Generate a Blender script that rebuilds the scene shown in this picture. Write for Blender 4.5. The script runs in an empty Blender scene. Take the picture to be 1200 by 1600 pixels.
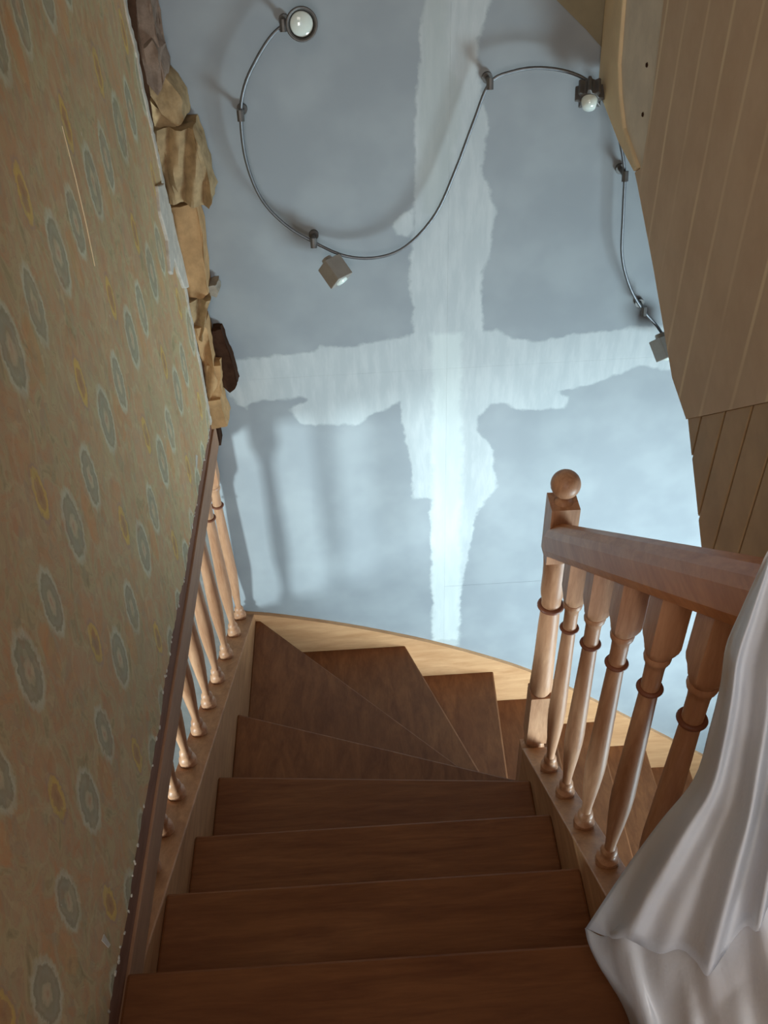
import bpy, bmesh, math, random
import numpy as np
from mathutils import Vector, Matrix, noise
random.seed(7)
C = bpy.context.scene.collection
scene = bpy.context.scene
PI = math.pi

# ------------------------------------------------------------ camera
cam_data = bpy.data.cameras.new('camera')
cam = bpy.data.objects.new('camera', cam_data); C.objects.link(cam)
Rv = Vector((0.99822394, -0.04754958, -0.03588863)); Uv = Vector((0.05835206, 0.65907706, 0.74980829)); Fv = Vector((0.0119997, 0.75057076, -0.66068111))
mw = Matrix.Identity(4)
for i in range(3):
    mw[i][0] = Rv[i]; mw[i][1] = Uv[i]; mw[i][2] = -Fv[i]
mw[0][3], mw[1][3], mw[2][3] = 0.45884556, -0.66683198, 1.5849038
cam.matrix_world = mw
cam_data.sensor_fit = 'HORIZONTAL'; cam_data.sensor_width = 36.0
cam_data.lens = 1432.05 / 1200 * 36.0
cam_data.clip_start = 0.02
scene.camera = cam

# ------------------------------------------------------------ world, lights, exposure
w = bpy.data.worlds.new('world'); scene.world = w; w.use_nodes = True
bg = w.node_tree.nodes['Background']; bg.inputs[0].default_value = (0.60, 0.75, 1.0, 1); bg.inputs[1].default_value = 1.0

def area(name, loc, target, sx, sy, power, col, spread=180):
    d = bpy.data.lights.new(name, 'AREA'); d.shape = 'RECTANGLE'; d.size = sx; d.size_y = sy
    d.energy = power; d.color = col; d.spread = math.radians(spread)
    o = bpy.data.objects.new(name, d); C.objects.link(o); o.location = loc
    o.rotation_euler = (Vector(target) - Vector(loc)).to_track_quat('-Z', 'Y').to_euler()
    return o
# daylight from the left-room and lower-hall windows, plus two added fills over the landing
area('daylight_left_room', (-2.10, -0.75, -0.28), (0.1, 1.6, -0.4), 0.32, 0.60, 125, (0.76, 0.95, 1.0))
area('daylight_lower_hall', (2.35, -0.15, -1.25), (1.0, 1.65, -0.75), 1.0, 0.9, 50, (0.67, 0.88, 0.98), 105)
area('fill_landing', (0.25, -2.6, 1.50), (0.9, 1.0, 0.3), 0.9, 1.1, 37, (1.0, 0.95, 0.90))  # added ambient fill behind the camera, lifts walls, sheet and treads
area('ceiling_fill_landing', (0.3, -0.95, 2.5), (0.4, -0.3, 0), 0.9, 0.9, 10, (1.0, 0.92, 0.82))  # added overhead fill, lights the treads more than the upper back wall
scene.view_settings.view_transform = 'Standard'
scene.view_settings.look = 'None'
scene.view_settings.gamma = 1.0
scene.view_settings.use_curve_mapping = False
scene.view_settings.exposure = 0.0

# ------------------------------------------------------------ materials
def lin(r, g, b):
    f = lambda c: (c/255/12.92) if c/255 <= .04045 else ((c/255+.055)/1.055)**2.4
    return (f(r), f(g), f(b), 1)
class NT:
    """small wrapper to write node trees briefly"""
    def __init__(s, name, rough=.6, spec=.3, bump=0):
        s.m = bpy.data.materials.new(name); s.m.use_nodes = True
        s.t = s.m.node_tree; s.b = s.t.nodes['Principled BSDF']
        s.b.inputs['Roughness'].default_value = rough
        s.b.inputs['Specular IOR Level'].default_value = spec
        s.tc = s.t.nodes.new('ShaderNodeTexCoord')
    def n(s, typ, **kw):
        x = s.t.nodes.new(typ)
        for k, v in kw.items(): setattr(x, k, v)
        return x
    def l(s, a, b): s.t.links.new(a, b)
    def val(s, sock, v):
        if hasattr(v, 'is_linked') or isinstance(v, bpy.types.NodeSocket): s.l(v, sock)
        else: sock.default_value = v
    def math(s, op, a, b=0.0, c=0.0, clamp=False):
        x = s.n('ShaderNodeMath', operation=op, use_clamp=clamp)
        for i, v in enumerate((a, b, c)): s.val(x.inputs[i], v)
        return x.outputs[0]
    def mix(s, f, a, b):
        x = s.n('ShaderNodeMix', data_type='RGBA')
        s.val(x.inputs[0], f); s.val(x.inputs[6], a); s.val(x.inputs[7], b)
        return x.outputs[2]
    def mapping(s, scale, src=None):
        x = s.n('ShaderNodeMapping'); x.inputs['Scale'].default_value = scale
        s.l(src or s.tc.outputs['Object'], x.inputs['Vector']); return x.outputs[0]
    def noise(s, vec, scale=5, detail=3, rough=.5, dist=0):
        x = s.n('ShaderNodeTexNoise'); s.l(vec, x.inputs['Vector'])
        x.inputs['Scale'].default_value = scale; x.inputs['Detail'].default_value = detail
        x.inputs['Roughness'].default_value = rough; x.inputs['Distortion'].default_value = dist
        return x.outputs['Fac']
    def ramp(s, f, stops, interp='LINEAR'):
        x = s.n('ShaderNodeValToRGB'); x.color_ramp.interpolation = interp; e = x.color_ramp.elements
        while len(e) < len(stops): e.new(.5)
        for i, (p, c) in enumerate(stops): e[i].position = p; e[i].color = c if len(c) == 4 else (*c, 1)
        s.l(f, x.inputs[0]); return x.outputs[0]
    def smooth(s, f, a, b):
        x = s.n('ShaderNodeMapRange', interpolation_type='SMOOTHSTEP'); s.l(f, x.inputs[0])
        x.inputs[1].default_value = a; x.inputs[2].default_value = b; return x.outputs[0]
    def out(s, col, bump=None, strength=.3, dist=.004):
        s.val(s.b.inputs['Base Color'], col)
        if bump is not None:
            x = s.n('ShaderNodeBump'); x.inputs['Strength'].default_value = strength; x.inputs['Distance'].default_value = dist
            s.l(bump, x.inputs['Height']); s.l(x.outputs[0], s.b.inputs['Normal'])
        return s.m

def wood(name, dark, light, stretch=(1, 12, 12), rough=.45, scale=4, spec=.35):
    t = NT(name, rough, spec)
    oi = t.n('ShaderNodeObjectInfo')
    add = t.n('ShaderNodeVectorMath', operation='ADD')
    t.l(t.tc.outputs['Object'], add.inputs[0])
    cx = t.n('ShaderNodeCombineXYZ'); r = t.math('MULTIPLY', oi.outputs['Random'], 7.0)
    for i in range(3): t.l(r, cx.inputs[i])
    t.l(cx.outputs[0], add.inputs[1])
    v = t.mapping(stretch, add.outputs[0])
    a = t.noise(v, scale, 5, .6, .6); b = t.noise(v, scale*5, 3, .6, .2)
    f = t.math('ADD', t.math('MULTIPLY', a, .75), t.math('MULTIPLY', b, .25))
    col = t.ramp(f, [(.32, dark), (.68, light)])
    big = t.noise(add.outputs[0], 3, 2)
    col = t.mix(t.math('MULTIPLY', t.smooth(big, .4, .75), .35), col, dark)
    return t.out(col, b, .12, .002)
M = {}
M['tread'] = wood('brown_tread_wood', lin(108, 64, 38), lin(144, 94, 58), (1, 9, 9), .55, spec=.25)
M['tread_y'] = wood('brown_tread_wood_cross', lin(108, 64, 38), lin(144, 94, 58), (7, 2, 7), .55, spec=.25)
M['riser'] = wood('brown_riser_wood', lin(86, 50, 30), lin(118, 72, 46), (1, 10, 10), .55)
M['string'] = wood('string_wood', lin(150, 103, 68), lin(196, 146, 104), (8, 1.2, 8), .5)
M['string_x'] = wood('wall_string_wood', lin(182, 132, 90), lin(212, 164, 120), (1.2, 8, 8), .5)
M['turned'] = wood('turned_wood', lin(164, 114, 82), lin(208, 160, 124), (12, 12, 1.5), .42)
M['ring'] = wood('darker_ring_wood', lin(112, 66, 46), lin(140, 86, 62), (6, 6, 6), .45)
M['rail'] = wood('handrail_wood', lin(172, 108, 66), lin(208, 144, 94), (14, 1.5, 6), .4)
M['beam'] = wood('brown_beam_wood', lin(112, 78, 62), lin(138, 100, 82), (10, 1.2, 8), .7, spec=.1)
M['board'] = wood('tan_board_wood', lin(140, 104, 80), lin(166, 126, 98), (10, 1.2, 8), .6, spec=.2)

def plain(name, c, rough=.8, spec=.2, amt=.12, scale=12, metal=0, bump=.2):
    t = NT(name, rough, spec); t.b.inputs['Metallic'].default_value = metal
    n = t.noise(t.tc.outputs['Object'], scale, 4, .6)
    d = tuple(x*(1-amt*2) for x in c[:3]) + (1,)
    return t.out(t.mix(t.smooth(n, .3, .7), d, c), n, bump, .003)
M['paint'] = plain('pale_room_paint', lin(138, 136, 132))
M['paint_dim'] = plain('old_room_paint', lin(120, 108, 92))
M['floor'] = wood('floor_wood', lin(110, 70, 45), lin(150, 100, 66), (1, 10, 10), .5)
M['steel'] = plain('brushed_steel', lin(135, 136, 138), .5, .5, .08, 60, 1, .05)
M['steel_dark'] = plain('dark_steel', lin(112, 108, 104), .5, .5, .1, 60, .5, .05)
M['plaster'] = plain('white_plaster', lin(205, 196, 182), .9, .1, .12, 30, 0, .5)
M['plaster_dim'] = plain('grey_plaster', lin(160, 148, 132), .9, .1, .15, 30, 0, .5)
M['clay'] = plain('orange_clay', lin(190, 150, 106), .85, .1, .14, 24, 0, .6)
M['clay_b'] = plain('tan_clay', lin(178, 150, 112), .9, .1, .18, 30, 0, .7)
M['clay_c'] = plain('pink_clay', lin(150, 128, 112), .9, .1, .2, 30, 0, .7)
M['hole'] = plain('dark_rough_brown', lin(66, 44, 32), .95, .05, .2, 30, 0, .6)  # dark brown for the shaded brick gaps, one dark brick and the nail holes
M['lamp_box'] = plain('satin_lamp_casing', lin(158, 150, 140), .4, .5, .06, 40, .2, .05)
M['lens'] = plain('lamp_glass', lin(225, 232, 222), .08, .8, .02, 10)

# plasterboard with filler (the mask attributes hold signed distances in metres)
def board_mat():
    t = NT('plasterboard_with_filler', .85, .15)
    def at(nm):
        a = t.n('ShaderNodeAttribute', attribute_name=nm); return a.outputs['Fac']
    P = t.tc.outputs['Object']
    n1 = t.noise(P, 28, 4, .6); n2 = t.noise(P, 6, 3, .5); n3 = t.noise(t.mapping((10, 10, 2)), 4, 4, .6)
    j = t.math('MULTIPLY', t.math('SUBTRACT', n1, .5), .030)
    j2 = t.math('MULTIPLY', t.math('SUBTRACT', n2, .5), .016)
    jj = t.math('ADD', j, j2)
    cross = t.math('MULTIPLY', t.smooth(t.math('ADD', at('cross'), jj), -.006, .006), t.math('ADD', .78, t.math('MULTIPLY', n3, .22)))
    tape = t.smooth(t.math('ADD', at('tape'), t.math('MULTIPLY', jj, 1.2)), -.012, .014)
    edge = t.smooth(t.math('ADD', at('edge'), jj), -.012, .012)
    grey = t.mix(t.smooth(n2, .35, .7), lin(146, 150, 153), lin(156, 160, 162))
    fill = t.mix(t.smooth(n3, .35, .7), lin(180, 184, 184), lin(190, 193, 192))
    col = t.mix(cross, grey, fill)
    col = t.mix(t.math('MULTIPLY', tape, .38), col, lin(222, 228, 222))
    col = t.mix(t.math('MULTIPLY', edge, .45), col, lin(165, 170, 166))
    h = t.math('ADD', cross, t.math('MULTIPLY', n1, .15))
    return t.out(col, h, .25, .0012)
M['board_wall'] = board_mat()

# retro wallpaper with ogee medallions, in the y-z plane
def wallpaper():
    t = NT('retro_medallion_wallpaper', .8, .12)
    P = t.tc.outputs['Object']
    sx = t.n('ShaderNodeSeparateXYZ'); t.l(P, sx.inputs[0])
    na = t.noise(P, 60, 4, .65); nb = t.noise(t.mapping((1.3, 1.7, .8)), 48, 4, .65)
    y = t.math('ADD', sx.outputs[1], t.math('MULTIPLY', t.math('SUBTRACT', na, .5), .022))
    z = t.math('ADD', sx.outputs[2], t.math('MULTIPLY', t.math('SUBTRACT', nb, .5), .030))
    def cell(u0, v0, a, b, pu=.28, pv=.313):
        du = t.math('SUBTRACT', t.math('FLOORED_MODULO', t.math('ADD', y, pu/2-u0), pu), pu/2)
        dv = t.math('SUBTRACT', t.math('FLOORED_MODULO', t.math('ADD', z, pv/2-v0), pv), pv/2)
        return t.math('SQRT', t.math('ADD', t.math('POWER', t.math('ABSOLUTE', t.math('DIVIDE', du, a)), 2.0),
                                     t.math('POWER', t.math('ABSOLUTE', t.math('DIVIDE', dv, b)), 2.0)))
    g1 = t.noise(t.mapping((1, 1.3, .8)), 14, 4, .6, 1.4); g2 = t.noise(P, 22, 4, .6, 1.5); g3 = t.noise(P, 7, 3)
    base = t.ramp(g1, [(.30, lin(150, 134, 98)), (.42, lin(178, 158, 118)), (.55, lin(180, 148, 112)), (.66, lin(186, 144, 102)), (.8, lin(164, 150, 108))])
    base = t.mix(t.math('MULTIPLY', t.smooth(g2, .52, .66), .5), base, lin(188, 140, 98))
    base = t.mix(t.math('MULTIPLY', t.smooth(g3, .5, .7), .45), base, lin(176, 164, 124))
    # swirl contour lines
    ln = t.math('ABSOLUTE', t.math('SUBTRACT', t.math('FRACT', t.math('MULTIPLY', g1, 9.0)), .5))
    base = t.mix(t.math('MULTIPLY', t.math('SUBTRACT', 1.0, t.smooth(ln, .0, .14)), .22), base, lin(134, 112, 92))
    # orange pear shapes between the medallions
    o = cell(.185, .300, .022, .060); o2 = cell(.045, .215, .034, .050); o3 = cell(.25, .185, .030, .042)
    for c, k in ((o, lin(198, 142, 88)), (o2, lin(190, 142, 100)), (o3, lin(184, 146, 112))):
        f = t.math('SUBTRACT', 1.0, t.smooth(c, .8, 1.02))
        base = t.mix(t.math('MULTIPLY', f, .42), base, k)
        ring = t.math('MULTIPLY', t.smooth(c, 1.0, 1.08), t.math('SUBTRACT', 1.0, t.smooth(c, 1.12, 1.28)))
        base = t.mix(t.math('MULTIPLY', ring, .22), base, lin(196, 178, 140))
    # yellow medallions
    e = cell(.045, .155, .019, .043)
    colr = t.ramp(t.math('DIVIDE', e, 2.0), [(.0, lin(150, 100, 70)), (.18, lin(168, 130, 86)), (.30, lin(176, 132, 84)), (.36, lin(206, 172, 84)), (.50, lin(196, 162, 90)), (.56, lin(164, 136, 116))])
    base = t.mix(t.math('MULTIPLY', t.math('SUBTRACT', 1.0, t.smooth(e, 1.1, 1.35)), .75), base, colr)
    # grey-blue medallions: two a period
    for u0, v0, a, b in ((.115, .344, .034, .064), (.240, .340, .028, .060)):
        e = cell(u0, v0, a, b)
        colr = t.ramp(t.math('DIVIDE', e, 2.0), [(.0, lin(178, 140, 116)), (.10, lin(190, 174, 142)), (.17, lin(176, 168, 138)), (.21, lin(148, 144, 120)),
                                                (.34, lin(156, 152, 130)), (.42, lin(142, 138, 114)), (.47, lin(192, 190, 164)), (.54, lin(186, 176, 144))])
        base = t.mix(t.math('MULTIPLY', t.math('SUBTRACT', 1.0, t.smooth(e, 1.05, 1.22)), t.math('ADD', .55, t.math('MULTIPLY', g2, .5))), base, colr)
    # fine broken print: small flecks of rust, olive and cream
    vo = t.n('ShaderNodeTexVoronoi', feature='F1'); vo.inputs['Scale'].default_value = 62
    t.l(t.mapping((1, 1.2, .55)), vo.inputs['Vector'])
    sc = t.n('ShaderNodeSeparateColor'); t.l(vo.outputs['Color'], sc.inputs[0])
    fl = t.ramp(sc.outputs[0], [(.0, lin(176, 120, 84)), (.25, lin(150, 138, 98)), (.5, lin(196, 176, 136)), (.75, lin(158, 128, 104)), (1.0, lin(140, 140, 118))])
    base = t.mix(t.math('MULTIPLY', t.smooth(t.noise(P, 18, 3), .42, .62), .30), base, fl)
    # rubbed patches and small white chips
    rub = t.smooth(t.noise(P, 3.2, 4, .65), .56, .72)
    base = t.mix(t.math('MULTIPLY', rub, .45), base, lin(164, 144, 110))
    ch = t.smooth(t.noise(t.mapping((1, 1.4, .5)), 46, 2, .5), .765, .79)
    base = t.mix(ch, base, lin(205, 196, 172))
    hs = t.n('ShaderNodeHueSaturation'); hs.inputs['Value'].default_value = 1.14; hs.inputs['Saturation'].default_value = 0.98
    t.l(base, hs.inputs['Color'])
    return t.out(hs.outputs[0], t.noise(P, 60, 3), .25, .002)
M['wallpaper'] = wallpaper()

# striped tan wallpaper: thin pale vertical stripes along y
def stripes():
    t = NT('tan_striped_wallpaper', .7, .2)
    P = t.tc.outputs['Object']; sx = t.n('ShaderNodeSeparateXYZ'); t.l(P, sx.inputs[0])
    y = t.math('ADD', sx.outputs[1], t.math('MULTIPLY', t.math('SUBTRACT', t.noise(P, 3, 2), .5), .012))
    d = t.math('ABSOLUTE', t.math('SUBTRACT', t.math('FLOORED_MODULO', t.math('ADD', y, .035), .108), .054))
    s_ = t.math('SUBTRACT', 1.0, t.smooth(d, .002, .008))
    wear = t.smooth(t.noise(t.mapping((1, 1, .5)), 5, 3), .3, .65)
    n = t.noise(P, 9, 4, .6)
    base = t.mix(t.smooth(n, .3, .7), lin(196, 168, 138), lin(206, 180, 150))
    col = t.mix(t.math('MULTIPLY', t.math('MULTIPLY', s_, wear), .75), base, lin(232, 212, 176))
    return t.out(col, t.noise(P, 80, 2), .15, .002)
M['stripes'] = stripes()
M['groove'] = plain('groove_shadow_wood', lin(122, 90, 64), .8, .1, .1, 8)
M['scrap'] = plain('old_olive_paper', lin(150, 138, 112), .8, .1, .1, 8)
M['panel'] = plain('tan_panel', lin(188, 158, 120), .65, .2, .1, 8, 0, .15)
M['trim_tan'] = plain('cream_edge', lin(232, 208, 168), .8, .15, .06, 8)
M['trim_white'] = plain('bare_plaster', lin(226, 212, 190), .9, .1, .07, 12)

def plastic():
    t = NT('milky_plastic_sheet', .28, .5)
    n = t.noise(t.tc.outputs['Object'], 14, 4, .6)
    t.b.inputs['Base Color'].default_value = (.84, .87, .92, 1)
    tr = t.n('ShaderNodeBsdfTranslucent'); tr.inputs[0].default_value = (.85, .88, .92, 1)
    mx = t.n('ShaderNodeMixShader'); mx.inputs[0].default_value = .42
    tp = t.n('ShaderNodeBsdfTransparent'); mx2 = t.n('ShaderNodeMixShader'); mx2.inputs[0].default_value = .10
    o = t.t.nodes['Material Output']
    bp = t.n('ShaderNodeBump'); bp.inputs['Strength'].default_value = .35; bp.inputs['Distance'].default_value = .01
    t.l(n, bp.inputs['Height']); t.l(bp.outputs[0], t.b.inputs['Normal']); t.l(bp.outputs[0], tr.inputs['Normal'])
    t.l(t.b.outputs[0], mx.inputs[1]); t.l(tr.outputs[0], mx.inputs[2])
    t.l(mx.outputs[0], mx2.inputs[1]); t.l(tp.outputs[0], mx2.inputs[2]); t.l(mx2.outputs[0], o.inputs['Surface'])
    return t.m
M['plastic'] = plastic()

# ------------------------------------------------------------ helpers
def tag(o, label=None, cat=None, group=None, kind=None):
    if label: o['label'] = label
    if cat: o['category'] = cat
    if group: o['group'] = group
    if kind: o['kind'] = kind
    return o
def empty(name, loc, **kw):
    o = bpy.data.objects.new(name, None); C.objects.link(o); o.location = loc
    o.empty_display_size = .05
    return tag(o, **kw)
def obj(name, bm, mat, parent=None, loc=None, smooth=False, label=None, bevel=0, kind=None):
    """bm is in world coordinates, or local to loc when loc is given"""
    bmesh.ops.recalc_face_normals(bm, faces=bm.faces)
    me = bpy.data.meshes.new(name); bm.to_mesh(me); bm.free()
    if smooth:
        for p_ in me.polygons: p_.use_smooth = True
    o = bpy.data.objects.new(name, me); C.objects.link(o)
    if mat: me.materials.append(mat)
    place(o, parent, loc)
    if bevel:
        b = o.modifiers.new('bevel', 'BEVEL'); b.width = bevel; b.segments = 2; b.limit_method = 'ANGLE'
    if label: o['label'] = label
    if kind: o['kind'] = kind
    return o
def wloc(o):
    v = Vector(o.location)
    while o.parent: o = o.parent; v = v + Vector(o.location)
    return v
def place(o, parent, loc=None):
    base = Vector(loc) if loc is not None else Vector((0, 0, 0))
    if parent: o.parent = parent; base = base - wloc(parent)
    o.location = base
def box(bm, x0, x1, y0, y1, z0, z1):
    vs = [bm.verts.new((x, y, z)) for x in (x0, x1) for y in (y0, y1) for z in (z0, z1)]
    for f in ((0, 1, 3, 2), (4, 6, 7, 5), (0, 4, 5, 1), (2, 3, 7, 6), (0, 2, 6, 4), (1, 5, 7, 3)):
        bm.faces.new([vs[i] for i in f])
    return vs
def prism(bm, pts, axis, a, b):
    """polygon pts in the two other axes, extruded from a to b along axis"""
    def mk(p, v):
        return (v, p[0], p[1]) if axis == 0 else (p[0], v, p[1]) if axis == 1 else (p[0], p[1], v)
    A = [bm.verts.new(mk(p, a)) for p in pts]; B = [bm.verts.new(mk(p, b)) for p in pts]
    bm.faces.new(A); bm.faces.new(B[::-1]); n = len(pts)
    for i in range(n): bm.faces.new((A[i], A[(i+1) % n], B[(i+1) % n], B[i]))
def lathe(bm, prof, n=20, cx=0, cy=0):
    rings = []
    for r, z in prof:
        rings.append([bm.verts.new((cx+r*math.cos(2*PI*k/n), cy+r*math.sin(2*PI*k/n), z)) for k in range(n)])
    for a, b in zip(rings, rings[1:]):
        for k in range(n): bm.faces.new((a[k], a[(k+1) % n], b[(k+1) % n], b[k]))
    bm.faces.new(rings[0][::-1]); bm.faces.new(rings[-1])
def tube(bm, pts, r, n=8, closed_ends=True):
    pts = [Vector(p) for p in pts]; rings = []
    up = Vector((0, 1, 0))
    for i, p in enumerate(pts):
        d = (pts[min(i+1, len(pts)-1)] - pts[max(i-1, 0)]).normalized()
        s_ = d.cross(up)
        if s_.length < .1: s_ = d.cross(Vector((1, 0, 0)))
        s_.normalize(); u_ = s_.cross(d)
        rings.append([bm.verts.new(p + s_*r*math.cos(2*PI*k/n) + u_*r*math.sin(2*PI*k/n)) for k in range(n)])
    for a, b in zip(rings, rings[1:]):
        for k in range(n): bm.faces.new((a[k], a[(k+1) % n], b[(k+1) % n], b[k]))
    bm.faces.new(rings[0][::-1]); bm.faces.new(rings[-1])
def spline(pts, m=6):
    """Catmull-Rom through the points"""
    out = []; P = [Vector(p) for p in pts]; P = [P[0]*2-P[1]] + P + [P[-1]*2-P[-2]]
    for i in range(1, len(P)-2):
        for k in range(m):
            u = k/m; a, b, c, d = P[i-1], P[i], P[i+1], P[i+2]
            out.append(.5*((2*b)+(c-a)*u+(2*a-5*b+4*c-d)*u*u+(3*b-3*c+d-a)*u**3))
    out.append(P[-2]); return out
def interp(xs, ys, x): return float(np.interp(x, xs, ys))

R_ = 0.19; G = 0.2312; W = 0.8337; YB = 1.653; YW = 1.657
XN, YN = 0.886, 0.764
LOW = -2.72

# ------------------------------------------------------------ data measured from the photograph, in metres
FILL_CROSS = [(0.646, 1.154), (0.646, 1.078), (0.631, 0.999), (0.622, 0.887), (0.614, 0.584), (0.598, 0.421), (0.609, 0.221), (0.594, 0.211), (0.445, 0.189), (0.334, 0.196), (0.304, 0.172), (0.219, 0.169), (0.069, 0.166), (0.029, 0.084), (0.065, 0.008), (0.092, -0.013), (0.108, 0.010), (0.261, 0.023), (0.275, 0.010), (0.222, -0.022), (0.252, -0.077), (0.429, -0.094), (0.461, -0.062), (0.511, -0.042), (0.561, -0.017), (0.571, -0.169), (0.591, -0.248), (0.594, -0.406), (0.652, -0.416), (0.660, -1.133), (0.760, -1.142), (0.768, -0.831), (0.793, -0.633), (0.811, -0.485), (0.872, -0.376), (0.854, -0.215), (0.800, -0.140), (0.809, -0.086), (0.837, -0.045), (0.887, -0.048), (0.948, -0.077), (1.068, -0.075), (1.080, -0.038), (1.042, -0.012), (1.100, 0.001), (1.176, 0.021), (1.241, 0.049), (1.286, 0.068), (1.408, 0.038), (1.380, 0.193), (1.285, 0.199), (1.081, 0.187), (0.969, 0.172), (0.894, 0.181), (0.845, 0.216), (0.808, 0.212), (0.796, 0.390), (0.821, 0.483), (0.829, 0.572), (0.786, 0.692), (0.799, 0.787), (0.768, 0.908), (0.770, 0.992), (0.796, 1.071), (0.803, 1.147)]
FILL_TAPE = [(0.658, 0.218), (0.743, 0.212), (0.755, -0.208), (0.765, -1.181), (0.660, -1.171)]
FILL_DAB = [(0.581, 0.577), (0.604, 0.584), (0.614, 0.549), (0.600, 0.510), (0.569, 0.519), (0.558, 0.552)]
FILL_EDGE = [(0.696, 1.152), (0.698, 0.940), (0.730, 0.896), (0.732, 0.791), (0.685, 0.580), (0.635, 0.583), (0.629, 0.886), (0.654, 1.154)]
RAIL_LIGHT = [(0.341, 1.065), (0.294, 1.034), (0.251, 0.983), (0.218, 0.929), (0.200, 0.865), (0.198, 0.759), (0.223, 0.661), (0.275, 0.590), (0.345, 0.537), (0.426, 0.493), (0.511, 0.484), (0.588, 0.512), (0.664, 0.594), (0.715, 0.707), (0.757, 0.821), (0.792, 0.907), (0.844, 0.930), (0.911, 0.935), (0.988, 0.919), (1.045, 0.883), (1.101, 0.803), (1.140, 0.692), (1.154, 0.575), (1.168, 0.449), (1.204, 0.353), (1.251, 0.281), (1.302, 0.223), (1.343, 0.161)]
STAND = [(0.316, 1.054), (0.213, 0.866), (0.346, 0.537), (0.794, 0.910), (1.131, 0.666), (1.257, 0.287)]
SPOTS = [(0.363, 1.063), (0.397, 0.467), (1.024, 0.879), (1.320, 0.176)]
BRICK_TOP = [(0.016, 1.144), (0.045, 1.143), (0.035, 1.068), (0.046, 1.015), (0.048, 0.974), (0.023, 0.933), (0.006, 0.962), (0.006, 1.030)]
BRICK_PINK = [(0.037, 1.055), (0.051, 1.034), (0.038, 0.995), (0.019, 1.003), (0.018, 1.040)]
BRICK_A = [(0.013, 0.989), (0.048, 0.974), (0.076, 0.917), (0.074, 0.873), (0.054, 0.860), (0.022, 0.891), (0.005, 0.934)]
BRICK_A2 = [(0.005, 0.920), (0.026, 0.888), (0.061, 0.865), (0.050, 0.857), (0.001, 0.863)]
BRICK_B = [(-0.004, 0.860), (0.091, 0.858), (0.102, 0.820), (0.112, 0.689), (0.099, 0.670), (0.053, 0.680), (-0.003, 0.683), (-0.012, 0.741)]
BRICK_C = [(-0.002, 0.663), (0.064, 0.669), (0.066, 0.588), (0.053, 0.423), (0.037, 0.408), (0.000, 0.418), (-0.015, 0.522)]
BRICK_D = [(-0.004, 0.415), (0.058, 0.411), (0.034, 0.351), (0.017, 0.292), (-0.000, 0.293)]
BRICK_E = [(0.006, 0.333), (0.031, 0.335), (0.039, 0.249), (0.037, 0.143), (0.008, 0.101), (0.004, 0.210)]
BRICK_F = [(0.016, 0.209), (0.052, 0.207), (0.045, 0.121), (0.023, 0.078), (-0.000, 0.097)]
BRICK_G = [(-0.000, 0.097), (0.036, 0.104), (0.045, 0.007), (-0.005, -0.003)]
DARK_H = [(0.038, 0.290), (0.065, 0.289), (0.081, 0.194), (0.087, 0.107), (0.061, 0.080), (0.037, 0.110), (0.043, 0.207)]
FOAM = [(0.052, 0.430), (0.075, 0.433), (0.080, 0.413), (0.069, 0.395), (0.050, 0.404)]
PLASTER_TONGUE = [(1.444, 0.771), (1.519, 0.747), (1.528, 0.673), (1.544, 0.600), (1.560, 0.541), (1.578, 0.441), (1.514, 0.474), (1.462, 0.579), (1.412, 0.562), (1.391, 0.581), (1.435, 0.642), (1.416, 0.721)]
RW_MAIN = [(1.234, 1.150), (1.213, 0.984), (1.214, 0.842), (1.258, 0.815), (1.233, 0.803), (1.047, 0.704), (0.830, 0.574), (0.722, 0.551)]
RW_WHITE = [(1.525, 1.124), (1.490, 0.968), (1.395, 0.862), (1.270, 0.821), (1.210, 0.835), (1.205, 0.987), (1.240, 1.181)]
RW_TAN = [(1.717, 1.086), (1.630, 0.887), (1.570, 0.862), (1.400, 0.829), (1.257, 0.817), (1.235, 0.834), (1.375, 0.868), (1.437, 0.916), (1.479, 0.971), (1.510, 1.127)]
SCRAP = [(0.915, 1.092), (0.946, 1.064), (1.019, 1.001), (1.059, 0.962), (1.115, 0.906), (1.087, 1.109), (0.913, 1.117)]
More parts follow.
